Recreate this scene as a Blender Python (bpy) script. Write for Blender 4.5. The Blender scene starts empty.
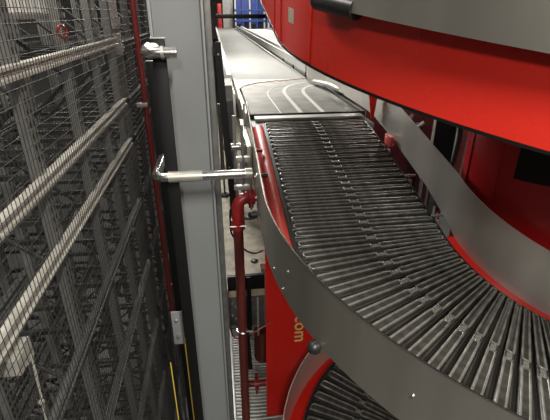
import bpy, bmesh, math, random
from mathutils import Vector, Matrix
random.seed(7)
R_=math.radians
sc=bpy.context.scene
C=sc.collection
EYE=Vector((0,0,0))

# ------------------------------------------------------------------ materials
def mat(name, col, rough=.5, metal=0, noise=None, spec=None, bump=0, scale=20, stretch=(1,1,1), aniso=0, rvar=0, wear=None, coords='Object'):
    m=bpy.data.materials.new(name); m.use_nodes=True
    nt=m.node_tree; b=nt.nodes['Principled BSDF']
    b.inputs['Base Color'].default_value=(*col,1); b.inputs['Roughness'].default_value=rough
    b.inputs['Metallic'].default_value=metal
    if spec is not None: b.inputs['Specular IOR Level'].default_value=spec
    if aniso: b.inputs['Anisotropic'].default_value=aniso
    tc=nt.nodes.new('ShaderNodeTexCoord'); mp=nt.nodes.new('ShaderNodeMapping')
    mp.inputs['Scale'].default_value=stretch
    nt.links.new(tc.outputs[coords],mp.inputs['Vector'])
    n=nt.nodes.new('ShaderNodeTexNoise'); n.inputs['Scale'].default_value=scale; n.inputs['Detail'].default_value=5
    nt.links.new(mp.outputs[0],n.inputs['Vector'])
    if noise:
        r=nt.nodes.new('ShaderNodeValToRGB')
        r.color_ramp.elements[0].position=.35; r.color_ramp.elements[1].position=.68
        r.color_ramp.elements[0].color=(*noise,1); r.color_ramp.elements[1].color=(*col,1)
        nt.links.new(n.outputs['Fac'],r.inputs[0]); nt.links.new(r.outputs[0],b.inputs['Base Color'])
    if rvar:
        mr=nt.nodes.new('ShaderNodeMapRange'); mr.inputs['To Min'].default_value=max(0,rough-rvar); mr.inputs['To Max'].default_value=rough+rvar
        nt.links.new(n.outputs['Fac'],mr.inputs[0]); nt.links.new(mr.outputs[0],b.inputs['Roughness'])
    if bump:
        bp=nt.nodes.new('ShaderNodeBump'); bp.inputs['Strength'].default_value=bump; bp.inputs['Distance'].default_value=.01
        nt.links.new(n.outputs['Fac'],bp.inputs['Height']); nt.links.new(bp.outputs[0],b.inputs['Normal'])
    return m
M={}
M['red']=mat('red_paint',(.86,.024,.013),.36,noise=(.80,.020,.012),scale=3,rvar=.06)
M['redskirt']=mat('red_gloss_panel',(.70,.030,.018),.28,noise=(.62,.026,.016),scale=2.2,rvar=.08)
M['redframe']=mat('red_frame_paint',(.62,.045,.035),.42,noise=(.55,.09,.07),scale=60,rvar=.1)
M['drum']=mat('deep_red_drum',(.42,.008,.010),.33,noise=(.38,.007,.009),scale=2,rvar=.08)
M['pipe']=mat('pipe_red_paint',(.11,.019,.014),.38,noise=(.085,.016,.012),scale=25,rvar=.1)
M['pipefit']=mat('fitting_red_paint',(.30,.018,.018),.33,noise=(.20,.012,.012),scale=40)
M['pipeworn']=mat('worn_red_pipe',(.28,.018,.018),.5,noise=(.14,.03,.025),scale=45)
M['steel']=mat('brushed_stainless',(.60,.57,.50),.38,.88,noise=(.50,.47,.41),scale=5,stretch=(1,1,.06),rvar=.10,aniso=.5)
M['steelin']=mat('brushed_stainless_inner',(.54,.51,.45),.38,.55,noise=(.42,.405,.375),scale=4,stretch=(1,1,.3),rvar=.08)
M['steellit']=mat('stainless_lightened',(.70,.66,.57),.4,.25,noise=(.62,.58,.50),scale=4)  # lightened copy of the stainless, brightness painted into the lower guard
M['chrome']=mat('bright_steel_tube',(.68,.67,.64),.25,1,rvar=.05)
M['galv']=mat('galvanised_steel',(.50,.50,.47),.45,.55,noise=(.40,.40,.38),scale=18)
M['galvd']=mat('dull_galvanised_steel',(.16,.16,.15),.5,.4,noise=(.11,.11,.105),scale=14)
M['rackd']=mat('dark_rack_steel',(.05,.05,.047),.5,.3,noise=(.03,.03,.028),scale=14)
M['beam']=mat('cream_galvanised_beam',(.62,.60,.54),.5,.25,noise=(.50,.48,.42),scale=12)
M['column']=mat('grey_column_paint',(.25,.26,.258),.5,.15,noise=(.225,.235,.232),scale=3,stretch=(1,1,.4))
M['black']=mat('black_paint',(.006,.006,.006),.5,spec=.25)
M['rubber']=mat('black_rubber',(.02,.02,.02),.38,noise=(.012,.012,.012),scale=30)
M['slat']=mat('black_slat_plastic',(.062,.059,.052),.22,noise=(.032,.031,.027),scale=22,rvar=.07,spec=.7)
M['slatrim']=mat('worn_highlit_slat_rim',(.21,.205,.185),.18,noise=(.10,.098,.088),scale=22,rvar=.06,spec=1.0)  # worn rims, colour lightened further to imitate highlight lines on the slats
M['slatflap']=mat('dark_slat_flap',(.018,.017,.015),.3,noise=(.011,.011,.010),scale=20)
M['clip']=mat('worn_slat_clip',(.28,.27,.24),.4,noise=(.08,.078,.07),scale=120)
M['wear']=mat('black_wear_strip',(.015,.015,.014),.35)
M['mesh']=mat('mesh_wire',(.035,.034,.032),.6,0,spec=.15)
M['belt']=mat('grey_belt',(.30,.30,.28),.6,noise=(.26,.26,.245),scale=3,stretch=(1,.3,1))
M['roller']=mat('roller_steel',(.36,.355,.33),.45,.35,noise=(.27,.265,.245),scale=8)
M['white']=mat('white_cladding',(.85,.85,.81),.5,noise=(.66,.66,.62),scale=5)
M['wearlight']=mat('pale_wear_mark',(.52,.51,.48),.45)
M['blue']=mat('blue_rack_paint',(.05,.09,.36),.5,noise=(.07,.12,.42),scale=4)
M['deck']=mat('worn_plywood_deck',(.33,.29,.22),.7,noise=(.17,.155,.125),scale=9,bump=.2)
M['ply']=mat('plywood_edge',(.50,.42,.28),.7,noise=(.38,.32,.22),scale=30)
M['yellow']=mat('yellow_cord',(.95,.66,.08),.5)
M['cream']=mat('cream_lettering',(.95,.80,.28),.5)
M['label']=mat('pale_label',(.40,.35,.27),.5,noise=(.5,.45,.36),scale=30)
M['wall']=mat('dark_hall_wall',(.10,.10,.10),.9,noise=(.08,.08,.08),scale=1)
M['floor']=mat('concrete_floor',(.16,.16,.155),.8,noise=(.12,.12,.115),scale=1.5)
M['ceil']=mat('hall_ceiling',(.30,.30,.30),.9)
M['cab']=mat('maroon_cabinet',(.12,.022,.022),.4,noise=(.09,.018,.018),scale=10)
M['orange']=mat('orange_insert',(.70,.25,.12),.5)
def perforated(name,col,axis_scale):
    m=mat(name,col,.48,.45); nt=m.node_tree; b=nt.nodes['Principled BSDF']
    tc=nt.nodes.new('ShaderNodeTexCoord'); sep=nt.nodes.new('ShaderNodeSeparateXYZ'); nt.links.new(tc.outputs['Object'],sep.inputs[0])
    def per(sock,p,w):
        a=nt.nodes.new('ShaderNodeMath'); a.operation='MULTIPLY'; a.inputs[1].default_value=1/p; nt.links.new(sock,a.inputs[0])
        f=nt.nodes.new('ShaderNodeMath'); f.operation='FRACT'; nt.links.new(a.outputs[0],f.inputs[0])
        l=nt.nodes.new('ShaderNodeMath'); l.operation='LESS_THAN'; l.inputs[1].default_value=w; nt.links.new(f.outputs[0],l.inputs[0]); return l.outputs[0]
    z=per(sep.outputs['Z'],.05,.5)
    y=nt.nodes.new('ShaderNodeMath'); y.operation='ABSOLUTE'; nt.links.new(sep.outputs['Y'],y.inputs[0])
    c=nt.nodes.new('ShaderNodeMath'); c.operation='COMPARE'; c.inputs[1].default_value=.018; c.inputs[2].default_value=.007; nt.links.new(y.outputs[0],c.inputs[0])
    mu=nt.nodes.new('ShaderNodeMath'); mu.operation='MULTIPLY'; nt.links.new(z,mu.inputs[0]); nt.links.new(c.outputs[0],mu.inputs[1])
    mx=nt.nodes.new('ShaderNodeMix'); mx.data_type='RGBA'; mx.inputs[6].default_value=(*col,1); mx.inputs[7].default_value=(.015,.015,.015,1)
    nt.links.new(mu.outputs[0],mx.inputs[0]); nt.links.new(mx.outputs[2],b.inputs['Base Color'])
    return m
M['upright']=perforated('perforated_upright',(.25,.25,.235),1)

# ------------------------------------------------------------------ helpers
def tag(o,label=None,cat=None,group=None,kind=None):
    if label:o['label']=label
    if cat:o['category']=cat
    if group:o['group']=group
    if kind:o['kind']=kind
    return o
def empty(name,loc,label,cat,group=None):
    o=bpy.data.objects.new(name,None); C.objects.link(o); o.location=loc; o.empty_display_size=.1
    return tag(o,label,cat,group)
def link(name,bm,m,parent=None,smooth=False,origin=None):
    """mesh is given in world space; origin moves the object origin"""
    me=bpy.data.meshes.new(name)
    bmesh.ops.recalc_face_normals(bm,faces=bm.faces)
    org=Vector(origin) if origin is not None else (Vector(parent_world(parent)) if parent else Vector((0,0,0)))
    bmesh.ops.translate(bm,vec=-org,verts=bm.verts)
    bm.to_mesh(me); bm.free()
    if smooth:
        for p in me.polygons:p.use_smooth=True
        me.set_sharp_from_angle(angle=R_(40))
    me.materials.append(m if not isinstance(m,str) else M[m])
    o=bpy.data.objects.new(name,me); C.objects.link(o)
    if parent:
        o.parent=parent; o.location=org-Vector(parent_world(parent))
    else: o.location=org
    return o
def parent_world(p):
    v=Vector((0,0,0))
    while p is not None:
        v+=Vector(p.location); p=p.parent
    return v
def box(bm,a,b,bev=0):
    a=Vector(a);b=Vector(b)
    r=bmesh.ops.create_cube(bm,size=1)
    bmesh.ops.scale(bm,vec=(abs(b.x-a.x),abs(b.y-a.y),abs(b.z-a.z)),verts=r['verts'])
    bmesh.ops.translate(bm,vec=(a+b)/2,verts=r['verts'])
    if bev:
        es=list({e for v in r['verts'] for e in v.link_edges})
        bmesh.ops.bevel(bm,geom=es,offset=bev,segments=2,affect='EDGES',profile=.5)
def bx(name,a,b,m,parent=None,bev=.002,origin=None):
    bm=bmesh.new(); box(bm,a,b,bev); return link(name,bm,m,parent,True,origin)
def cyl(bm,p,q,r,r2=None,seg=20,caps=True):
    p=Vector(p);q=Vector(q);d=q-p
    res=bmesh.ops.create_cone(bm,cap_ends=caps,segments=seg,radius1=r,radius2=r if r2 is None else r2,depth=d.length)
    m=Matrix.Translation((p+q)/2)@d.to_track_quat('Z','Y').to_matrix().to_4x4()
    bmesh.ops.transform(bm,matrix=m,verts=res['verts'])
def sph(bm,c,r,sc_=(1,1,1),seg=20):
    res=bmesh.ops.create_uvsphere(bm,u_segments=seg,v_segments=seg//2,radius=r)
    bmesh.ops.scale(bm,vec=sc_,verts=res['verts']); bmesh.ops.translate(bm,vec=c,verts=res['verts'])
def tube(bm,pts,r,seg=14,caps=True):
    pts=[Vector(p) for p in pts]; rings=[]; n=None
    for i,p in enumerate(pts):
        t=(pts[min(i+1,len(pts)-1)]-pts[max(i-1,0)]).normalized()
        if n is None: n=t.orthogonal().normalized()
        n=(n-t*n.dot(t)).normalized(); b=t.cross(n)
        rr=r[i] if isinstance(r,(list,tuple)) else r
        rings.append([bm.verts.new(p+(n*math.cos(2*math.pi*k/seg)+b*math.sin(2*math.pi*k/seg))*rr) for k in range(seg)])
    for a,b in zip(rings,rings[1:]):
        for k in range(seg): bm.faces.new((a[k],a[(k+1)%seg],b[(k+1)%seg],b[k]))
    if caps: bm.faces.new(rings[0][::-1]); bm.faces.new(rings[-1])
def bend(pts,rad,n=6):
    """round the inner corners of a polyline"""
    pts=[Vector(p) for p in pts]; out=[pts[0]]
    for a,b,c in zip(pts,pts[1:],pts[2:]):
        u=(a-b).normalized();v=(c-b).normalized()
        for k in range(n+1):
            t=k/n; p0=b+u*rad;p1=b+v*rad
            out.append(p0*(1-t)**2+b*2*t*(1-t)+p1*t*t)
    out.append(pts[-1]); return out
def prism(bm,poly,axis,a,b):
    """extrude 2D polygon along axis ('x','y','z') from a to b"""
    def P(u,v,w): return {'x':(w,u,v),'y':(u,w,v),'z':(u,v,w)}[axis]
    A=[bm.verts.new(P(u,v,a)) for u,v in poly]; B=[bm.verts.new(P(u,v,b)) for u,v in poly]
    bm.faces.new(A); bm.faces.new(B[::-1])
    for i in range(len(poly)):
        j=(i+1)%len(poly); bm.faces.new((A[i],B[i],B[j],A[j]))

# ------------------------------------------------------------------ camera
cam=bpy.data.cameras.new('camera'); co=bpy.data.objects.new('camera',cam); C.objects.link(co)
cam.sensor_fit='HORIZONTAL'; cam.sensor_width=36; cam.lens=422.17/550*36; cam.clip_start=.02; cam.clip_end=300
co.location=EYE; co.rotation_euler=(math.pi/2-.437991,0,-R_(7.7)); sc.camera=co

# ------------------------------------------------------------------ spiral geometry
RM=.92343; SL=.226176; X0=.714533; Y0=2.691143; Z0=-.798988; S0=.898314
CX,CY=X0+RM,Y0-S0; ZA=-1.002164
def zpath(s):
    # entry eases from flat (s=-0.6) to the full slope at s=-0.008
    t=.5923; u=min(max(s+.6,0),t)
    z=-(SL*u*u/(2*t)); z-=SL*max(0,s+.6-t)
    z_at0=-(SL*t/2)-SL*max(0,.6-t)
    return Z0+z-z_at0
def mid_path(s,d,h):
    if s<S0: return Vector((X0+d,Y0-s,zpath(s)+h)), Vector((1,0,0)), Vector((0,-1,0))
    a=(s-S0)/RM; n=Vector((math.cos(a),math.sin(a),0))
    return Vector((CX,CY,zpath(s)+h))-n*(RM-d), n, Vector((math.sin(a),-math.cos(a),0))
def helix(base):
    def f(s,d,h):           # s is arc length at the mean radius, 0 at the leftmost point
        a=s/RM; n=Vector((math.cos(a),math.sin(a),0))
        return Vector((CX,CY,ZA-SL*s+base+h))-n*(RM-d), n, Vector((math.sin(a),-math.cos(a),0))
    return f
def sweep(bm,f,s0,s1,prof,step=.03,closed=True):
    """sweep a (d,h) outline along the path f"""
    n=max(2,int((s1-s0)/step)); rings=[]
    for i in range(n+1):
        s=s0+(s1-s0)*i/n
        pr=prof(s) if callable(prof) else prof
        rings.append([bm.verts.new(f(s,d,h)[0]) for d,h in pr])
    m=len(rings[0])
    for a,b in zip(rings,rings[1:]):
        for k in range(m if closed else m-1): bm.faces.new((a[k],a[(k+1)%m],b[(k+1)%m],b[k]))
    if closed: bm.faces.new(rings[0]); bm.faces.new(rings[-1][::-1])
def rect(d0,d1,h0,h1): return [(d0,h0),(d1,h0),(d1,h1),(d0,h1)]
def sw(name,f,s0,s1,prof,m,parent,step=.03):
    bm=bmesh.new(); sweep(bm,f,s0,s1,prof,step); return link(name,bm,m,parent,True)

# the slat: black moulded bar in two halves, raised rim loops, worn clip in the middle
def slat_mesh():
    bm=bmesh.new()
    def hw(u): return .0158+(.375-u)/.75*.0100    # narrower at the inner end
    N=13
    us=[-.375+.75*i/(N-1) for i in range(N)]
    # rounded body
    rings=[]
    for u in us:
        w=hw(u)
        prof=[(-w,-.012),(-w,-.004),(-w*.82,.002),(-w*.45,.0045),(w*.45,.0045),(w*.82,.002),(w,-.004),(w,-.012)]
        rings.append([bm.verts.new((u,v,z)) for v,z in prof])
    for a,b in zip(rings,rings[1:]):
        for k in range(8): bm.faces.new((a[k],a[(k+1)%8],b[(k+1)%8],b[k]))
    bm.faces.new(rings[0]); bm.faces.new(rings[-1][::-1])
    # overlapping lower flap toward the next slat
    fl=[]
    for u in us:
        w=hw(u); fl.append([bm.verts.new((u,v,z)) for v,z in [(w*.9,-.020),(w*.9,-.013),(w+.006,-.0125),(w+.012+.012*(.375-u)/.75,-.016),(w+.012+.012*(.375-u)/.75,-.020)]])
    for a,b in zip(fl,fl[1:]):
        for k in range(5): bm.faces.new((a[k],a[(k+1)%5],b[(k+1)%5],b[k]))
    bm.faces.new(fl[0]); bm.faces.new(fl[-1][::-1])
    fv={v for r in fl for v in r}
    for f_ in bm.faces:
        if all(v in fv for v in f_.verts): f_.material_index=2
    tube(bm,[(u,hw(u)+.010+.010*(.375-u)/.75,-.0125) for u in us],.0028,6)
    tube(bm,[(u,-hw(u)-.004,-.009) for u in us],.0028,6)
    # rim loops, one per half
    for (ua,ub) in ((-.365,-.022),(.022,.365)):
        pts=[]
        na=8
        wa=hw(ua)*.66; wb=hw(ub)*.66
        for k in range(na+1):
            t=math.pi/2+math.pi*k/na; pts.append((ua+wa+math.cos(t)*wa,math.sin(t)*wa,.0045))
        for k in range(na+1):
            t=-math.pi/2+math.pi*k/na; pts.append((ub-wb+math.cos(t)*wb,math.sin(t)*wb,.0045))
        pts.append(pts[0])
        nf=len(bm.faces); tube(bm,pts,.0052,8,False); bm.faces.ensure_lookup_table()
        for i in range(nf,len(bm.faces)): bm.faces[i].material_index=1
    bmesh.ops.recalc_face_normals(bm,faces=bm.faces)
    me=bpy.data.meshes.new('slat'); bm.to_mesh(me); bm.free()
    for p in me.polygons:p.use_smooth=True
    me.set_sharp_from_angle(angle=R_(50)); me.materials.append(M['slat']); me.materials.append(M['slatrim']); me.materials.append(M['slatflap']); return me
def clip_mesh():
    bm=bmesh.new()
    box(bm,(-.016,-.010,.003),(.016,.010,.007),.002)
    for x in (-.022,.022): cyl(bm,(x,-.015,.006),(x,.015,.006),.0035,seg=8)
    me=bpy.data.meshes.new('slat_clip'); bmesh.ops.recalc_face_normals(bm,faces=bm.faces); bm.to_mesh(me); bm.free(); me.materials.append(M['clip']); return me
SM,CM=slat_mesh(),clip_mesh()
def slats(f,s_list,d0,h0,parent,ys=1):
    po=Vector(parent.location)
    first=None
    for s in s_list:
        p,n,t=f(s,d0,h0); p2=f(s+.02,d0,h0)[0]; p1=f(s-.02,d0,h0)[0]
        t=(p2-p1).normalized(); up=n.cross(t).normalized(); 
        if up.z<0: up=-up; 
        m=Matrix((n,up.cross(n)*ys,up)).transposed().to_4x4()
        j=Matrix.Rotation(random.uniform(-.035,.035),4,'X')
        m.translation=p-po
        if first is None:
            o=bpy.data.objects.new('slat',SM); c=bpy.data.objects.new('slat_clip',CM); first=(o,c)
        else: o=first[0].copy(); c=first[1].copy()
        C.objects.link(o); C.objects.link(c)
        o.parent=parent; o.matrix_local=m@j
        c.parent=o; c.matrix_local=Matrix.Identity(4)
def knob(parent,f,s,d,h,r=.026,L=.05,out=-1):
    p,n,t=f(s,d,h); bm=bmesh.new(); e=p+n*out*L
    cyl(bm,p,e,r,seg=24); sph(bm,e,r,seg=24); cyl(bm,p-n*out*.06,p,r*.5,seg=12)
    return link('rubber_stop',bm,'rubber',parent,True)

# --- middle tier: the belt in the middle of the picture
mid=empty('spiral_conveyor',(CX,CY,-3.9),'black slatted spiral belt curving down from the middle to lower right, between two steel guards','conveyor')
slats(mid_path,[-.352+.058710*k for k in range(62)],0,0,mid)
END=3.3
sw('outer_guard',mid_path,-.12,END,lambda s:[(-.5265,-.03-.06*max(0,min(1,(.5-s)/.6))),(-.5235,-.03-.06*max(0,min(1,(.5-s)/.6))),(-.5235,.245),(-.5265,.245)],'steel',mid)
sw('guard_edge',mid_path,-.12,END,rect(-.528,-.522,.244,.2475),'chrome',mid)
sw('outer_frame',mid_path,-.33,END,[(-.462,-.06),(-.398,-.06),(-.398,-.004),(-.410,.006),(-.435,.006),(-.455,-.006),(-.462,-.02)],'redframe',mid)
sw('lower_frame',mid_path,-.1,.62,rect(-.515,-.463,-.085,-.06),'red',mid)
sw('wear_strip',mid_path,-.36,END,rect(-.397,-.378,-.03,.006),'wear',mid)
sw('wear_strip',mid_path,-.36,END,rect(.378,.386,-.03,.0),'wear',mid)
sw('inner_frame',mid_path,1.0,END,rect(.387,.4275,-.05,.0),'red',mid)
def igp(s):
    lift=.06*max(0,min(1,(1.1-s)/.5)); return [(.4285,-.01+lift),(.4315,-.01+lift),(.4315,.289),(.4285,.289)]
sw('inner_guard',mid_path,-1.1,END,igp,'steelin',mid)
sw('underside_plate',mid_path,-.3,END,rect(-.39,.38,-.075,-.07),'black',mid)
# slider bed that the chain runs on
sw('chain_guide',mid_path,-.34,END,rect(-.05,.05,-.069,-.02),'wear',mid)
for s_ in (-.15,.13): knob(mid,mid_path,s_+.25,-.505,.02,.022,.0,-1)
knob(mid,mid_path,.62,-.53,-.06,.024,.03); knob(mid,mid_path,1.295,-.53,-.045,.027,.010)
# brackets along the inner side
for s_ in (.05,.42,.8):
    p=mid_path(s_,.39,-.03)[0]; bm=bmesh.new(); box(bm,p+Vector((0,-.012,-.03)),p+Vector((.04,.012,.0)),.002); cyl(bm,p+Vector((-.01,0,.03)),p+Vector((.06,0,.03)),.007,seg=10); cyl(bm,p+Vector((.02,0,-.03)),p+Vector((.02,0,.04)),.006,seg=8)
    link('guard_bracket',bm,'galv',mid,True)
bm=bmesh.new()       # bright seam strip with bolts on the guard
p=mid_path(.66,-.531,0)[0]
box(bm,(p.x-.005,p.y-.012,p.z-.10),(p.x+.001,p.y+.012,p.z+.20),.001)
link('seam_strip',bm,'chrome',mid,True)
bm=bmesh.new()
for dz in (.17,.05,-.06): cyl(bm,(p.x-.012,p.y+.035,p.z+dz),(p.x,p.y+.035,p.z+dz),.007,seg=10)
for s_,dz in ((1.05,.02),(1.15,.12),(1.12,-.0),(1.55,.10)):
    q,n,t=mid_path(s_,-.5265,dz); cyl(bm,q-n*.004,q,.005,seg=8)
link('guard_bolt',bm,'chrome',mid,True)
# red end bracket between slats and inner guard, and triangular red flag
bm=bmesh.new()
prism(bm,[(1.088,-.69),(1.106,-.69),(1.122,-.50),(1.052,-.50)],'y',2.9,2.912)
link('support_flag',bm,'red',mid)
bx('end_bracket',(1.105,2.55,-.80),(1.125,2.66,-.735),'redframe',mid)

# --- upper tier
def up(s,d,h):
    if s>=0: return helix(1.11)(s,d,h)
    return Vector((CX-RM+d,CY-s,ZA-SL*s+1.11+h)),Vector((1,0,0)),Vector((0,-1,0))
upr=empty('spiral_conveyor',(CX,CY,-3.8),'bright red curved conveyor housing with steel guard overhead at upper right','conveyor')
TH0=-3.0; TG=.35
sw('side_skirt',up,TH0*RM,2.3,rect(-.458,-.455,-.205,-.012),'redskirt',upr)
sw('side_panel',up,TH0*RM,TG*RM,rect(-.458,-.455,-.0115,.20),'redskirt',upr)
sw('skirt_lip',up,TH0*RM,2.3,rect(-.461,-.440,-.213,-.2055),'black',upr)
sw('outer_guard',up,TG*RM,2.3,rect(-.505,-.502,-.014,.25),'steel',upr)
sw('guard_shelf',up,TG*RM,2.3,rect(-.501,-.459,-.004,.002),'redframe',upr)
sw('underside_plate',up,TH0*RM,2.3,rect(-.439,.42,-.2,-.192),'galv',upr)  # unseen underside given pale steel to bounce light onto the slats
sw('belt_bed',up,TH0*RM,2.3,rect(-.40,.38,-.03,-.005),'wear',upr)
for s_ in (-.12,.03,.24): 
    bm=bmesh.new(); sweep(bm,up,s_-.012,s_+.012,rect(-.463,-.4585,-.2,-.015),.006); link('vertical_seam',bm,'redskirt',upr)
bm=bmesh.new(); sweep(bm,up,.12,.155,rect(-.4605,-.4585,-.11,-.065),.02); tag(link('sticker',bm,'label',upr),'pale sticker')
# horizontal black roller end below the guard
p=up(-.44,-.47,-.03)[0]; q=up(.0,-.485,-.03)[0]
bm=bmesh.new(); 
sweepts=[up(s_,-.487,-.006)[0] for s_ in [(.312+.022*i) for i in range(6)]]
tube(bm,sweepts,.027,18); sph(bm,sweepts[0],.027); link('bumper_roll',bm,'rubber',upr,True)

# --- lower tier seen in the gap under the outer guard
low=helix(-2.03)
lo=empty('spiral_conveyor',(CX,CY,-4.0),'lowest black slatted belt with brightened steel guard seen under the big guard at bottom','conveyor')
slats(low,[-1.40+.091*k for k in range(22)],.115,.0,lo,1.5)
sw('outer_guard',low,-1.9,.9,rect(-.415,-.412,-.126,.22),'steellit',lo)
sw('guard_edge',low,-1.9,.9,rect(-.417,-.410,.219,.223),'steellit',lo)
sw('outer_frame',low,-1.9,.9,[(-.411,-.18),(-.285,-.18),(-.285,-.03),(-.295,-.03),(-.33,-.11),(-.411,-.128)],'red',lo)
sw('wear_strip',low,-1.9,.9,rect(-.284,-.262,-.03,.006),'wear',lo)
sw('underside_plate',low,-1.9,.9,rect(-.28,.5,-.08,-.075),'black',lo)
knob(lo,low,-.80,-.42,.24,.03,.0)

# --- centre drum
dr=empty('centre_drum',(CX,CY,-6),'dark red cylindrical drum rising behind the inner steel guard at right','drum')
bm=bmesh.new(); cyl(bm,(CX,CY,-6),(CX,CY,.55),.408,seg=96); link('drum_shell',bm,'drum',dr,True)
bm=bmesh.new()       # black opening plate
for i in range(12):
    pass
a0,a1=R_(2),R_(40)
def dp(a,z,r): return Vector((CX-math.cos(a)*r,CY-math.sin(a)*r,z))
def drumplate(bm,a0,a1,z0,z1,r0,r1,n=12):
    rings=[]
    for i in range(n+1):
        a=a0+(a1-a0)*i/n; rings.append([bm.verts.new(dp(a,z,r)) for z,r in ((z0,r0),(z0,r1),(z1,r1),(z1,r0))])
    for a,b in zip(rings,rings[1:]):
        for k in range(4): bm.faces.new((a[k],a[(k+1)%4],b[(k+1)%4],b[k]))
    bm.faces.new(rings[0]); bm.faces.new(rings[-1][::-1])
drumplate(bm,R_(29),R_(62),-.665,-.40,.4085,.412); link('inspection_opening',bm,'black',dr,True)
bm=bmesh.new(); drumplate(bm,R_(-12),R_(-10),-2,.3,.4085,.414,3); drumplate(bm,R_(18),R_(19),-2,.3,.4085,.410,3); link('seam',bm,'drum',dr,True)

# --- red support plate with lettering, below the infeed
pe=empty('support_plate',(.6,2.95,-6),'tall flat red panel with yellow sideways lettering below the steel guard','panel')
bm=bmesh.new(); prism(bm,[(.312,2.90),(.42,2.908),(.86,2.908),(.86,2.922),(.415,2.922),(.312,2.914)],'z',-6,-1.02)
link('plate',bm,'red',pe)
cu=bpy.data.curves.new('t','FONT'); cu.body='.com'; cu.size=.165; cu.extrude=.001; cu.align_x='LEFT'; cu.space_character=1.05; cu.offset=.0015
to=bpy.data.objects.new('t',cu); C.objects.link(to); dg=bpy.context.evaluated_depsgraph_get(); 
tm=bpy.data.meshes.new_from_object(to.evaluated_get(dg)); bpy.data.objects.remove(to)
tm.materials.clear(); tm.materials.append(M['cream'])
xs=[v.co.x for v in tm.vertices]
t_=bpy.data.objects.new('lettering',tm); C.objects.link(t_); t_.parent=pe
# face the camera (-Y), then turn clockwise so that it reads downwards
t_.matrix_local=Matrix.Translation(Vector((.572,2.9055,-2.70+max(xs)))-Vector(pe.location))@Matrix.Rotation(R_(90),4,'Y')@Matrix.Rotation(R_(90),4,'X')
tag(t_,'yellow letters reading com')

# ------------------------------------------------------------------ infeed conveyors
ZB=-.73
rc=empty('roller_conveyor',(.7,4.2,ZB-.4),'grey roller bed with pale curved wear marks just before the slatted belt','conveyor')
for k in range(46):
    y=3.36+.0405*k; xl=.235 if y<4.6 else .235; bm=bmesh.new()
    cyl(bm,(.26,y,ZB-.0195),(1.14,y,ZB-.0195),.019,seg=16); link('roller',bm,'roller',rc,True)
bx('cross_bar',(.24,3.318,ZB-.06),(1.19,3.335,ZB+.004),'black',rc)
bx('bed_plate',(.24,3.335,ZB-.06),(1.19,5.25,ZB-.045),'galvd',rc)
bx('end_plate',(.25,3.05+.02,ZB-.075),(1.18,3.31,ZB-.035),'galvd',rc)
bx('nose_bar',(.28,3.20,ZB-.028),(1.14,3.30,ZB-.006),'roller',rc)
def arcstrip(pts,w,z,name,m,parent):
    bm=bmesh.new(); P=[Vector(p) for p in pts]; L=[];Rr=[]
    for i,p in enumerate(P):
        t=(P[min(i+1,len(P)-1)]-P[max(i-1,0)]).normalized(); n=Vector((-t.y,t.x))
        L.append((p+n*w/2)); Rr.append((p-n*w/2))
    top=[];bot=[]
    for a,b in zip(L,Rr):
        top.append((bm.verts.new((a.x,a.y,z+.0015)),bm.verts.new((b.x,b.y,z+.0015)))); bot.append((bm.verts.new((a.x,a.y,z)),bm.verts.new((b.x,b.y,z))))
    for i in range(len(P)-1):
        bm.faces.new((top[i][0],top[i][1],top[i+1][1],top[i+1][0])); bm.faces.new((bot[i][0],bot[i][1],bot[i+1][1],bot[i+1][0]))
        for k in (0,1): bm.faces.new((top[i][k],top[i+1][k],bot[i+1][k],bot[i][k]))
    bm.faces.new((top[0][0],top[0][1],bot[0][1],bot[0][0])); bm.faces.new((top[-1][0],top[-1][1],bot[-1][1],bot[-1][0]))
    return link(name,bm,m,parent)
def bez(p0,p1,p2,n=14,pre=None):
    o=[] if pre is None else [Vector(pre)]
    for i in range(n+1):
        t=i/n; o.append(Vector(p0)*(1-t)**2+Vector(p1)*2*t*(1-t)+Vector(p2)*t*t)
    return o
arcstrip(bez((.665,4.1),(.665,4.78),(1.06,4.93),pre=(.663,3.34)),.035,ZB,'wear_track','wearlight',rc)
arcstrip(bez((.855,4.1),(.87,4.62),(1.09,4.70),pre=(.842,3.34)),.035,ZB,'wear_track','wearlight',rc)
arcstrip(bez((.492,4.1),(.492,4.6),(.80,4.82),pre=(.50,3.34)),.012,ZB,'wear_track','wearlight',rc)
bx('side_frame',(.205,3.33,ZB-.16),(.235,5.25,ZB+.012),'steel',rc)
bx('side_frame',(1.17,3.33,ZB-.16),(1.20,5.25,ZB+.0),'galvd',rc)
# corner fillet with orange inserts at the change to the flat belt
bm=bmesh.new(); prism(bm,[(.236,5.2),(.236,4.55),(.30,4.75),(.45,4.95),(.70,5.1),(1.05,5.2)],'z',ZB,ZB+.006); link('corner_plate',bm,'beam',rc)
bm=bmesh.new()
for i in range(7):
    x=.32+i*.10; y=4.86+.045*i; box(bm,(x,y,ZB+.006),(x+.045,y+.03,ZB+.009))
link('orange_insert',bm,'orange',rc)
# flat belt conveyor running away
fc=empty('belt_conveyor',(.65,6,ZB-.5),'long straight grey belt conveyor running away to the top of the picture','conveyor')
bx('belt',(.19,5.26,ZB-.02),(1.07,23.6,ZB),'belt',fc,.004)
bx('side_frame',(.13,5.26,ZB-.2),(.185,23.6,ZB+.06),'white',fc)
bx('side_frame',(1.075,5.26,ZB-.2),(1.11,23.6,ZB+.0),'galv',fc)
for y in (5.6,9,14,20): 
    bm=bmesh.new(); box(bm,(.15,y,-2.1),(.19,y+.05,ZB-.2)); box(bm,(1.06,y,-2.1),(1.10,y+.05,ZB-.2)); link('leg',bm,'galvd',fc)
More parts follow.
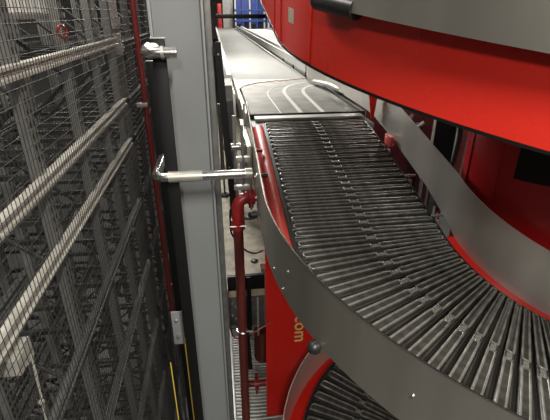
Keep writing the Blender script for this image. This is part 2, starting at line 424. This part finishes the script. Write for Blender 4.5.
# guide rail along its right edge
gr=empty('guide_rail',(1.15,5,ZB-.05),'pale steel guide rail along the right edge of the far grey belt','guide rail')
bm=bmesh.new(); tubepts=[(1.05,22,ZB+.13),(1.07,7.9,ZB+.13),(1.10,5.72,ZB+.12),(1.10,5.25,ZB+.12)]
def flatbar(bm,pts,w,h):
    P=[Vector(p) for p in pts]; rings=[]
    for i,p in enumerate(P):
        t=(P[min(i+1,len(P)-1)]-P[max(i-1,0)]); t.z=0; t.normalize(); n=Vector((-t.y,t.x,0))
        rings.append([bm.verts.new(p+n*a*w/2+Vector((0,0,b*h/2))) for a,b in ((-1,-1),(1,-1),(1,1),(-1,1))])
    for a,b in zip(rings,rings[1:]):
        for k in range(4): bm.faces.new((a[k],a[(k+1)%4],b[(k+1)%4],b[k]))
    bm.faces.new(rings[0]); bm.faces.new(rings[-1][::-1])
flatbar(bm,tubepts,.04,.10); link('rail',bm,'galv',gr)
bm=bmesh.new(); flatbar(bm,[(1.10,5.22,ZB+.11),(1.06,4.95,ZB+.11),(1.15,4.45,ZB+.11),(1.19,3.95,ZB+.1),(1.19,3.8,ZB+.1)],.02,.13); link('rail',bm,'steelin',gr)
for y in (4.9,5.5,6.4,7.4,9): bx('post',(1.13,y,ZB-.1),(1.15,y+.03,ZB+.1),'rubber',gr)
bm=bmesh.new(); tube(bm,bend([(1.08,4.75,ZB+.03),(1.15,4.3,ZB+.06),(1.19,4.08,ZB+.05)],.1),.028,14); link('end_roll',bm,'galv',gr,True)
# white cable tray / neighbour conveyor on the right
nb=empty('belt_conveyor',(1.9,12,-1.2),'white-sided conveyor beside the far grey belt, below the blue racks','conveyor')
bx('deck_plate',(1.35,6.2,ZB-.03),(2.5,21.5,ZB+.02),'white',nb)
bx('side_frame',(1.28,6.2,ZB-.15),(1.345,21.5,ZB+.14),'white',nb)
bx('side_frame',(2.51,6.2,ZB-.15),(2.57,21.5,ZB+.10),'galv',nb)
for i,(y,z) in enumerate(((6.6,.05),(7.1,.05),(7.9,.06))): bx('red_guard',(1.40,y,ZB+.03),(2.2,y+.06,ZB+.06+z*.3),'redframe',nb)
for y in (8,14,20): 
    bm=bmesh.new(); box(bm,(1.4,y,-2.1),(1.45,y+.05,ZB-.15)); box(bm,(2.4,y,-2.1),(2.45,y+.05,ZB-.15)); link('leg',bm,'galvd',nb)
# distant blue racks
for i,(x0,y0,w) in enumerate(((1.15,24,1.5),(2.75,23,1.6))):
    b=empty('blue_rack',(x0+w/2,y0,-2.1),('blue racking in the far distance beside the white board','blue racking in the far distance nearest the red housing')[i],'rack')
    for j in range(5):
        bx('upright',(x0+j*w/4,y0,-2.1),(x0+j*w/4+.08,y0+.1,1.2),'blue' if j%2 else 'white',b)
    bx('back_panel',(x0,y0+.5,-1.7),(x0+w,y0+.55,1.2),'blue',b)
    for z in (-1.4,-.9,-.45,.05): bx('shelf',(x0,y0-.02,z),(x0+w+.08,y0-.0,z+.09),'blue',b)
    for j in range(4):
        bm=bmesh.new(); box(bm,(x0+j*w/4+.14,y0+.05,-.8),(x0+j*w/4+.34,y0+.4,-.55+.1*((i+j)%2))); link('dark_bin',bm,'rubber',b)
wbd=empty('white_board',(1.4,26,-2.1),'white panel far away at the end of the grey belt','board')
bx('panel',(.60,26,-1.2),(1.16,26.05,.7),'white',wbd); bx('post',(.60,26.05,-2.1),(.65,26.1,.7),'galv',wbd)
rdb=empty('red_cabinet',(.62,24,-2.1),'small red cabinet far away at the end of the grey belt','cabinet')
bx('body',(.28,24.0,-2.1),(.48,24.4,.4),'red',rdb); bx('door',(.30,23.97,-.6),(.46,23.995,.35),'redframe',rdb)

# ------------------------------------------------------------------ grey column with bolted plate
cl=empty('steel_column',(-.16,2.43,-6),'wide light grey steel column standing left of the red pipe','column')
bm=bmesh.new()
box(bm,(-.296,2.36,-6),(-.055,2.372,1.2),.001)
link('web_plate',bm,'column',cl)
bx('flange',(-.312,2.335,-6),(-.2965,2.52,1.2),'column',cl); bx('flange',(-.0545,2.33,-6),(-.042,2.50,1.2),'column',cl); bx('side_channel',(-.0415,2.43,-6),(-.006,2.50,1.2),'galvd',cl)
bx('bolted_plate',(-.385,2.315,-2.075),(-.313,2.327,-1.80),'column',cl)
bm=bmesh.new()
for z in (-1.86,-2.0): cyl(bm,(-.352,2.30,z),(-.352,2.315,z),.012,seg=6); cyl(bm,(-.352,2.292,z),(-.352,2.30,z),.007,seg=10)
link('bolt',bm,'chrome',cl)
# dark channel between column and posts
bk=empty('dark_post',(-.13,6.35,-2.1),'dark grey steel post just right of the grey column','post')
bx('flange',(-.19,6.3,-2.08),(-.07,6.33,1.0),'galvd',bk); bx('web',(-.135,6.33,-2.08),(-.125,6.42,1.0),'galvd',bk); bx('foot_plate',(-.20,6.26,-2.1),(-.06,6.46,-2.08),'galvd',bk,0)
hb=tag(bx('overhead_bar',(.02,2.9,-.035),(.36,2.94,-.01),'black'),'thin black horizontal bar across the far end of the belt','bar')
# black flat post left of column
lp=empty('black_post',(-.3,2.24,-6),'black flat post left of the grey column, holding the short tube','post')
bx('bar',(-.297,2.215,-6),(-.232,2.235,-.115),'black',lp); bx('cap',(-.30,2.213,-.114),(-.229,2.237,-.108),'galv',lp)
bm=bmesh.new(); sph(bm,(-.287,2.20,-.150),.024,(1.2,.6,.8)); link('end_knob',bm,'white',lp,True)
# tubes
def guide_tube(pts,label,rs):
    t=empty('steel_tube',pts[1],label,'tube')
    bm=bmesh.new(); tube(bm,bend(pts,.055),.027,18); link('bent_tube',bm,'chrome',t,True)
    bm=bmesh.new(); 
    bm.free()
    for a,b in rs: bm=bmesh.new(); cyl(bm,a,b,.0305,seg=18); link('coupling',bm,'steelin',t,True)
    return t
guide_tube([(-.345,2.52,-.80),(-.345,2.18,-.80),(.17,2.18,-.80)],'long bent steel tube crossing in front of the grey column toward the belt guard',[((-.28,2.18,-.80),(-.10,2.18,-.80)),((.13,2.18,-.80),(.168,2.18,-.80))])
guide_tube([(-.322,2.29,-.160),(-.322,2.165,-.172),(-.175,2.165,-.172)],'short bent steel tube stub at the top of the black post',[((-.250,2.165,-.172),(-.235,2.165,-.172))])
# leaning black strut
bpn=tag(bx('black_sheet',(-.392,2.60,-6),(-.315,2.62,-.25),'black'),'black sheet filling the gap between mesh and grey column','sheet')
st=empty('black_strut',(.05,2.3,-1.6),'black flat bar running down between the grey column and the guard','strut')
bm=bmesh.new(); prism(bm,[(-.002,-.14),(.036,-.14),(.154,-2.45),(.112,-2.45)],'y',2.385,2.40); link('bar',bm,'black',st)
bm=bmesh.new()
for z in (-.20,-.83): cyl(bm,(.010-z*.05,2.378,z),(.010-z*.05,2.386,z),.006,seg=8)
link('bolt',bm,'chrome',st)
# black motor housing beside the far belt
mh=empty('motor_housing',(.12,4.6,-1.6),'dark angular motor cover beside the roller bed','motor cover')
bm=bmesh.new(); prism(bm,[(4.55,-1.25),(4.95,-1.25),(5.0,-.78),(4.85,-.66),(4.62,-.70),(4.55,-.85)],'x',.05,.165); link('cover',bm,'galvd',mh)
bm=bmesh.new(); cyl(bm,(.09,4.54,-.85),(.09,4.55,-.85),.02,seg=16); link('bolt',bm,'chrome',mh)
bx('bracket',(.08,4.6,-2.1),(.13,4.66,-1.25),'galvd',mh)
bx('pale_cover',(.167,4.2,-1.1),(.18,5.2,-.72),'white',mh)
# clamp stand at the guard's upper end
cs=empty('clamp_stand',(.12,2.75,-1.3),'steel rods and clamps holding the upper end of the outer guard','clamp')
bm=bmesh.new(); 
for x,y,z0,z1,r in ((.10,2.72,-1.35,-.60,.012),(.14,2.55,-1.15,-.62,.009),(.175,2.85,-.9,-.55,.007),(.12,2.35,-1.20,-.78,.008)): cyl(bm,(x,y,z0),(x,y,z1),r,seg=12)
link('rod',bm,'galv',cs,True)
bm=bmesh.new(); tube(bm,bend([(.04,2.70,-.80),(.15,2.70,-.80),(.19,2.6,-.85)],.03),.024,14); sph(bm,(.04,2.70,-.80),.024,(1,1,1)); link('clamp_handle',bm,'chrome',cs,True)
for z in (-.76,-.885):
    for x in (.09,.135): bx('clamp_block',(x,2.30,z-.02),(x+.035,2.33,z+.015),'galv',cs,.003)
bx('cross_plate',(.07,2.30,-.945),(.185,2.33,-.92),'galv',cs)
bx('cross_strut',(.09,2.28,-1.135),(.185,2.29,-1.12),'galvd',cs)
bx('side_plate',(.155,2.36,-.96),(.182,3.05,-.70),'steel',cs)

# ------------------------------------------------------------------ red sprinkler pipe in front
rp=empty('red_pipe',(.085,2.3,-6),'thick dark red vertical pipe with elbow, right of the grey column','pipe')
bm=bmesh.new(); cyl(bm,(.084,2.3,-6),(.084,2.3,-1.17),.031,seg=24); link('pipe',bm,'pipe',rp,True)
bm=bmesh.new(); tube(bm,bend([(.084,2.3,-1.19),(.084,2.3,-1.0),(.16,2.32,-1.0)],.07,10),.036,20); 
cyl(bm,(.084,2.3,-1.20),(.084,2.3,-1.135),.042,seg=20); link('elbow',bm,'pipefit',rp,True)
bm=bmesh.new(); cyl(bm,(.148,2.317,-1.0),(.185,2.325,-1.0),.047,seg=20); box(bm,(.152,2.29,-1.062),(.182,2.32,-.94),.006); link('coupling',bm,'pipefit',rp,True)
bm=bmesh.new(); cyl(bm,(.185,2.325,-1.0),(.30,2.345,-1.0),.033,seg=20); link('branch_pipe',bm,'pipefit',rp,True)
bm=bmesh.new(); cyl(bm,(.035,2.265,-1.165),(.13,2.265,-1.165),.006,seg=8); cyl(bm,(.167,2.285,-1.07),(.167,2.285,-.90),.006,seg=8); link('clamp_bolt',bm,'chrome',rp,True)
bm=bmesh.new(); tube(bm,[(.084+.035*math.cos(a),2.3+.035*math.sin(a),-1.99+.0*a) for a in [i*math.pi/10 for i in range(21)]],.006,8,False); cyl(bm,(.11,2.28,-1.985),(.155,2.27,-1.985),.008,seg=8); link('hose_clip',bm,'chrome',rp,True)
# second lower red fitting
vf=empty('pipe_fitting',(.22,2.9,-3.4),'dark red flanged fitting above the small rollers, beside the red panel','pipe fitting')
bm=bmesh.new(); cyl(bm,(.29,3.02,-2.95),(.29,3.02,-2.62),.075,seg=24); cyl(bm,(.29,3.02,-2.98),(.29,3.02,-2.95),.06,.075,seg=24); link('body',bm,'pipe',vf,True)
bm=bmesh.new(); cyl(bm,(.13,2.9,-3.16),(.305,2.9,-3.16),.028,seg=16); cyl(bm,(.20,2.9,-3.16),(.235,2.9,-3.16),.062,seg=24); box(bm,(.205,2.86,-3.26),(.23,2.94,-3.06),.005); link('flange',bm,'pipefit',vf,True)
# black cable loop on deck and red wire
bm=bmesh.new(); tube(bm,[Vector((.10+.05*math.cos(a)+.22*max(0,(a-3.4)/2),2.95+.1,-1.55+.28*math.sin(a))) for a in [2.6+i*.12 for i in range(22)]],.008,10)
tag(link('black_cable',bm,'rubber',None,True),'black cable loop hanging beside the red pipe','cable')
bm=bmesh.new(); tube(bm,bend([(-.005,2.72,-2.28),(.02,2.72,-2.42),(.10,2.70,-2.44),(.22,2.72,-2.37),(.33,2.75,-2.33)],.04),.006,8)
tag(link('red_wire',bm,'pipefit',None,True),'thin red wire drooping under the plywood edge behind the pipe','wire')

# ------------------------------------------------------------------ deck
bm=bmesh.new(); prism(bm,[(-.12,2.93),(.305,2.93),(.305,3.3),(.95,3.3),(.95,40),(-.12,40)],'z',-2.16,-2.1); dk=link('floor',bm,'deck'); dk['kind']='structure'
de=tag(bx('trim_1',(-.0,2.915,-2.165),(.305,2.929,-2.098),'ply',None,0),kind='structure')
kb=tag(bx('kick_plate',(-.0,2.905,-2.092),(.305,2.94,-1.955),'black'),'black bar lying along the front edge of the wooden deck','bar')
db=empty('floor_beam',(.15,2.96,-2.5),'bolted grey steel floor beam under the plywood edge','beam')
bx('channel',(-.0,2.95,-2.48),(.305,2.965,-2.165),'galvd',db); bx('lower_flange',(-.0,2.90,-2.49),(.305,2.949,-2.475),'galvd',db)
for x,z in ((.03,-2.24),(.06,-2.28),(.03,-2.36),(.06,-2.40),(.195,-2.21),(.24,-2.36)):
    bm=bmesh.new(); cyl(bm,(x,2.93,z),(x,2.949,z),.014,seg=6); cyl(bm,(x,2.915,z),(x,2.93,z),.008,seg=10); link('bolt',bm,'chrome',db)
bx('hanger_rod',(.235,2.87,-2.56),(.25,2.885,-2.16),'galv',db); bx('hanger_strap',(.155,2.87,-2.5),(.19,2.885,-1.95),'black',db)
bm=bmesh.new(); sph(bm,(.26,3.35,-2.095),.035,(1,1,.5)); tag(link('rubber_cap',bm,'rubber',None,True),'small black cap lying on the wooden deck','cap')
ft=empty('levelling_foot',(.03,4.95,-2.1),'round black levelling foot on the deck behind the tube','foot')
bm=bmesh.new(); cyl(bm,(.03,4.95,-2.1),(.03,4.95,-2.07),.07,.05,seg=24); link('pad',bm,'rubber',ft,True)
bm=bmesh.new(); cyl(bm,(.03,4.95,-2.07),(.03,4.95,-1.8),.012,seg=10); box(bm,(0,4.93,-1.8),(.045,4.97,-.95)); link('leg',bm,'galvd',ft)
# lower roller conveyor
lr=empty('roller_conveyor',(.3,3.3,-4),'small bright rollers far below, between red pipe and red panel','conveyor')
for k in range(50):
    bm=bmesh.new(); y=2.0+k*.042; cyl(bm,(.02,y,-3.62),(.62,y,-3.62),.016,seg=12); link('roller',bm,'galv',lr,True)
bx('side_frame',(-.02,1.95,-3.7),(.015,4.2,-3.6),'galv',lr); bx('side_frame',(.625,1.95,-3.7),(.66,4.2,-3.6),'galv',lr)
# yellow cords
for (x,y,z0,z1,lab) in ((-.315,2.32,-2.02,-6,'yellow cord hanging right beside the grey column under its bolted plate'),(-.43,2.32,-2.24,-6,'yellow cord hanging left of the other, further from the column')):
    bm=bmesh.new(); tube(bm,[(x,y,z1),(x+.003,y,(z0+z1)/2),(x,y,z0)],.004,8); tag(link('yellow_cord',bm,'yellow',None,True),lab,'cord')

# ------------------------------------------------------------------ things seen between guard and drum
cb=empty('control_cabinet',(2.0,4.5,-2.1),'maroon cabinet with a steel handle behind the inner guard','cabinet')
bx('body',(1.55,4.3,-2.1),(2.75,4.7,-.55),'cab',cb)
bm=bmesh.new(); tube(bm,bend([(2.06,4.29,-1.0),(1.97,4.19,-1.06),(2.06,4.16,-1.10),(2.14,4.16,-1.05)],.04),.022,12); cyl(bm,(2.09,4.2,-1.4),(2.09,4.2,-1.06),.016,seg=10); link('handle',bm,'galv',cb,True)
bx('edge_strip',(1.86,4.285,-2.1),(1.875,4.299,-.6),'cab',cb)
bx('edge_strip',(2.20,4.285,-2.1),(2.215,4.299,-.6),'cab',cb)
sn=empty('black_sensor_box',(2.25,3.9,-2.1),'black box in a white frame beside the dark red drum','box')
bx('frame',(2.135,3.92,-1.42),(2.40,3.95,-.93),'white',sn); bx('face',(2.15,3.90,-1.42),(2.37,3.919,-.96),'black',sn); bx('stand',(2.23,3.95,-2.1),(2.29,3.99,-.95),'galvd',sn)
bm=bmesh.new(); tube(bm,[(1.96,3.2,-.75),(1.985,3.2,-.95),(1.97,3.2,-1.15),(1.92,3.2,-1.3),(1.90,3.2,-1.6)],.020,10); tag(link('black_hose',bm,'rubber',None,True),'black hose hanging against the left edge of the dark red drum','hose')
bm=bmesh.new(); tube(bm,[(2.17,3.7,-1.35),(2.22,3.7,-1.5),(2.2,3.7,-2.0)],.028,10); tag(link('red_hose',bm,'pipefit',None,True),'red hose below the black box behind the guard','hose')
for i,(x,y,z) in enumerate(((2.0,3.8,-1.30),(2.06,3.75,-1.42),(1.96,3.7,-1.46))):
    bm=bmesh.new(); cyl(bm,(x,y,z),(x+.12,y,z-.03),.035,seg=12); cyl(bm,(x+.02,y,z-.04),(x+.02,y,z-.5),.012,seg=8); tag(link('pneumatic_cylinder',bm,'galv',None,True),('small steel fitting behind the guard, topmost under the cabinet handle','small steel fitting behind the guard, nearest the red hose','small steel fitting behind the guard, lowest and leftmost')[i],'fitting')
# pale crate under the belt, seen through the gap between slats and inner guard
bx_=tag(bx('white_sheet',(1.18,2.3,-2.6),(1.6,2.9,-2.56),'white'),'pale sheet seen through the gap between slats and inner guard','sheet')

# ------------------------------------------------------------------ mesh fence
fn=empty('mesh_fence',(-.7,3,-6),'black wire mesh fence panel covering the racks at left','fence')
bm=bmesh.new()
def wire(bm,a,b,r,seg=4):
    cyl(bm,a,b,r,seg=seg,caps=False)
y=.55
while y<5.6: wire(bm,(-.70,y,-4.3),(-.70,y,.5),.0016); y+=.030
z=-4.3
while z<.5: wire(bm,(-.6975,.55,z),(-.6975,5.6,z),.0016); z+=.052
link('wire_mesh',bm,'mesh',fn,True)
bx('frame_post',(-.715,5.58,-6),(-.685,5.62,.6),'black',fn)
# red vertical pipe by the fence
rv=empty('red_pipe',(-.62,3.85,-6),'thin worn red vertical pipe in front of the wire mesh','pipe')
bm=bmesh.new(); cyl(bm,(-.62,3.85,-3.0),(-.62,3.85,.6),.024,seg=16); link('pipe',bm,'pipeworn',rv,True)
bx('hanger',(-.69,3.80,-.745),(-.60,3.83,-.71),'galv',rv)
bm=bmesh.new(); cyl(bm,(-.62,3.85,-2.7),(-.62,3.85,-2.62),.03,seg=16); link('coupling',bm,'pipeworn',rv,True)
bm=bmesh.new(); cyl(bm,(-.62,3.85,-.32),(-.62,3.85,-.27),.03,seg=16); link('coupling',bm,'pipeworn',rv,True)
bm=bmesh.new(); cyl(bm,(-.62,3.85,-6),(-.62,3.85,-3.0),.012,seg=10); link('lower_rod',bm,'galvd',rv,True)

# ------------------------------------------------------------------ storage racks behind the mesh
def cbeam(bm,x,y0,y1,z,h=.055,w=.04):
    prism(bm,[(x-w/2,z-h/2),(x+w/2,z-h/2),(x+w/2,z-h/2+.012),(x+w/2-.012,z-h/2+.016),(x+w/2-.012,z+h/2-.016),(x+w/2,z+h/2-.012),(x+w/2,z+h/2),(x-w/2,z+h/2)],'y',y0,y1)
def upright_bm(bm,x,y,z0,z1,w=.07,d=.05):
    prism(bm,[(x+d/2,y-w/2),(x+d/2,y+w/2),(x-d/2,y+w/2),(x-d/2,y+w/2-.006),(x+d/2-.006,y+w/2-.006),(x+d/2-.006,y-w/2+.006),(x-d/2,y-w/2+.006),(x-d/2,y-w/2)],'z',z0,z1)
LV=[-.212,-.69,-1.04,-1.62,-2.3,-3.05,-3.8]
def rack(x0,x1,ys,label,levels,zt=.6,bm_='beam',seed=0,ext=1.0):
    rk=empty('storage_rack',((x0+x1)/2,(ys[0]+ys[-1])/2,-6),label,'rack')
    rng=random.Random(seed)
    for xx in (x0,x1):
        for y in ys:
            bm=bmesh.new(); upright_bm(bm,xx,y,-6,zt); o=link('upright',bm,'upright',rk,origin=(xx,y,-6))
    for z in levels:
        for xx,dx in ((x0,.035),(x1,-.035)):
            bm=bmesh.new(); cbeam(bm,xx+dx,ys[0]-ext,ys[-1]+.06,z if xx==x0 else z+.03); link('beam',bm,(bm_ if z>-1.3 or bm_!='beam' else 'galvd') if xx==x0 else 'galvd',rk)  # lower front beams take a darker steel to imitate dimmer light down there
    for y in ys:
        bm=bmesh.new(); zz=-5.8; k=0
        while zz<zt-.5:
            a,b=((x0,x1) if k%2 else (x1,x0)); cyl(bm,(a,y,zz),(b,y,zz+.42),.011,seg=6); zz+=.42;k+=1
        link('cross_bracing',bm,'rackd',rk)
    for j,(ya,yb) in enumerate(zip(ys,ys[1:])):
        for z in levels:
            for k in range(3):
                yy=ya+(yb-ya)*(k+.5)/3; bx('shelf_support',(x1,yy-.012,z-.04),(x0,yy+.012,z-.015),'rackd',rk,0)
    return rk
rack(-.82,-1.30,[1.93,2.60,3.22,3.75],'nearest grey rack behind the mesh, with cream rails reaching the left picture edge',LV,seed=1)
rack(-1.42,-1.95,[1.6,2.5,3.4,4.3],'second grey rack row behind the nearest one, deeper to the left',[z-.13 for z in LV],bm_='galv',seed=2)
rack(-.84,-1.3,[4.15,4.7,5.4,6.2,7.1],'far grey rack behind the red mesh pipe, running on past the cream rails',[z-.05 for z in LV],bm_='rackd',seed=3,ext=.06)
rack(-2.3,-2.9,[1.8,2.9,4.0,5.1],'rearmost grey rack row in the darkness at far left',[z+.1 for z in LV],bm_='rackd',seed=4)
# bracket joint on the lower left rail with hook
jb=empty('rail_joint',(-.77,1.42,-1.1),'pale joint plate on the lowest bright rail at the left picture edge','joint')
bm=bmesh.new(); box(bm,(-.98,1.24,-1.19),(-.755,1.30,-1.12),.003); box(bm,(-.80,1.30,-1.20),(-.755,1.36,-1.11),.003); link('plate',bm,'beam',jb)
bm=bmesh.new(); tube(bm,bend([(-.86,1.26,-1.12),(-.86,1.26,-.99),(-.80,1.26,-.98),(-.80,1.26,-.93)],.02),.006,8); link('hook',bm,'galv',jb,True)
bm=bmesh.new(); tube(bm,[(-.735,1.30,-1.15),(-.728,1.24,-1.5),(-.72,1.15,-1.9)],.005,8); sph(bm,(-.731,1.26,-1.35),.012); tag(link('cable',bm,'beam',None,True),'thin pale cable hanging from the rail joint at lower left','cable')
# white slotted cabinet at top left, red ring
wc=empty('slotted_panel',(-1.1,2.3,-.05),'white slotted box hanging at the top of the nearest rack','box')
bm=bmesh.new()
for k in range(11): box(bm,(-.90,1.98+k*.085,.0),(-.885,2.03+k*.085,.32))
box(bm,(-1.05,1.98,.0),(-.905,2.9,.32)); link('body',bm,'white',wc); bx('lower_edge',(-1.05,1.96,-.03),(-.87,2.92,-.002),'galv',wc)
bm=bmesh.new(); P=[Vector((-.765+.016*math.cos(a),2.47+.02*math.cos(a),-.09+.03*math.sin(a))) for a in [i*math.pi/8 for i in range(17)]]
tube(bm,P,.007,8,False); tag(link('red_ring',bm,'pipefit',None,True),'red ring handle on the upright below the white box','ring')
for i,(z0,z1) in enumerate(((-.12,.3),(-.32,-.16))):
    bm=bmesh.new(); y=3.95; cyl(bm,(-.83,y,z0),(-.83,y,z1),.065,seg=16); cyl(bm,(-.83,y,z0+.02),(-.83,y,z0+.08),.075,seg=16); tag(link('white_canister',bm,'white',None,True),('tall white canister beside the red mesh pipe','short white canister below the tall one')[i],'canister')

# ------------------------------------------------------------------ hall shell
def struct(name,a,b,m): o=bx(name,a,b,m,None,0); o['kind']='structure'; return o
struct('ground_floor',(-8,-4,-6.1),(14,50,-6),'floor').name='floor_lower'
struct('wall_left',(-8,-4,-6),(-7.9,50,6),'wall'); struct('wall_right',(14,-4,-6),(14.1,50,6),'wall')
struct('wall_back',(-8,-4.1,-6),(14,-4,6),'wall'); struct('wall_front',(-8,50,-6),(14,50.1,6),'white')
struct('ceiling',(-8,-4,6),(14,50,6.1),'ceil')
# ceiling lamps (long light fittings), with unseen fill lights added among them
em=bpy.data.materials.new('lamp_diffuser'); em.use_nodes=True; nt=em.node_tree; nt.nodes.clear()
e=nt.nodes.new('ShaderNodeEmission'); e.inputs[0].default_value=(1,.97,.90,1); e.inputs[1].default_value=16
oo=nt.nodes.new('ShaderNodeOutputMaterial'); nt.links.new(e.outputs[0],oo.inputs[0])
def lamp(x,y,z,lx,ly,P,lab):
    t=empty('overhead_lamp',(x,y,z),lab,'lamp',None); bx('housing',(x-lx/2-.03,y-ly/2-.03,z+.02),(x+lx/2+.03,y+ly/2+.03,z+.1),'white',t)
    L=bpy.data.lights.new('lamp','AREA'); L.shape='RECTANGLE'; L.size=lx; L.size_y=ly; L.energy=P; L.color=(1,.96,.89)
    o=bpy.data.objects.new('lamp_light',L); C.objects.link(o); o.parent=t; o.location=(0,0,-.01)
lamp(1.1,-2.2,3.3,.35,2.0,320,'long ceiling lamp behind the viewer, on the right')
lamp(-.35,-2.9,1.7,.35,1.4,105,'long added fill light behind the viewer, on the left')  # low unseen light added to reach the red panel under the belt
lamp(2.6,.1,3.6,.35,2.2,60,'long ceiling lamp above the spiral on its near side')
lamp(-1.0,2.4,1.7,.2,1.6,32,'long added fill light low above the racks')  # unseen light added low so brightness falls off down the racks
lamp(.3,5.6,3.0,1.2,2.6,50,'wide ceiling lamp above the roller bed')
lamp(1.5,10,4.5,1.2,3.0,170,'wide ceiling lamp above the far belt')
lamp(1.5,19,4.5,.8,4.0,420,'long ceiling lamp at the far end of the belt')

t=empty('fill_light',(-.9,7.6,1.9),'floodlight added out of view, shining back along the aisle onto the slatted belt','lamp')  # unseen light added to put highlights on the slats
d=(Vector((.6,2.2,-.9))-Vector(t.location)).normalized(); q=d.to_track_quat('-Z','Y')
bm=bmesh.new(); box(bm,(-.45,-.3,.01),(.45,.3,.06)); bmesh.ops.transform(bm,matrix=q.to_matrix().to_4x4(),verts=bm.verts); bmesh.ops.translate(bm,vec=t.location,verts=bm.verts); link('housing',bm,'white',t)
bx('added_pole',(-.915,7.585,2.1),(-.885,7.615,6.0),'galv',t)  # added only so the unseen light hangs from something
L=bpy.data.lights.new('fill_area','AREA'); L.shape='RECTANGLE'; L.size=.85; L.size_y=.55; L.energy=215; L.color=(1,.97,.92)
o=bpy.data.objects.new('fill_light_area',L); C.objects.link(o); o.parent=t; o.rotation_euler=q.to_euler()
w=bpy.data.worlds.new('world'); sc.world=w; w.use_nodes=True
w.node_tree.nodes['Background'].inputs[0].default_value=(.9,.95,1,1); w.node_tree.nodes['Background'].inputs[1].default_value=.1
sc.view_settings.view_transform='Standard'; sc.view_settings.look='None'; sc.view_settings.gamma=1; sc.view_settings.exposure=.6
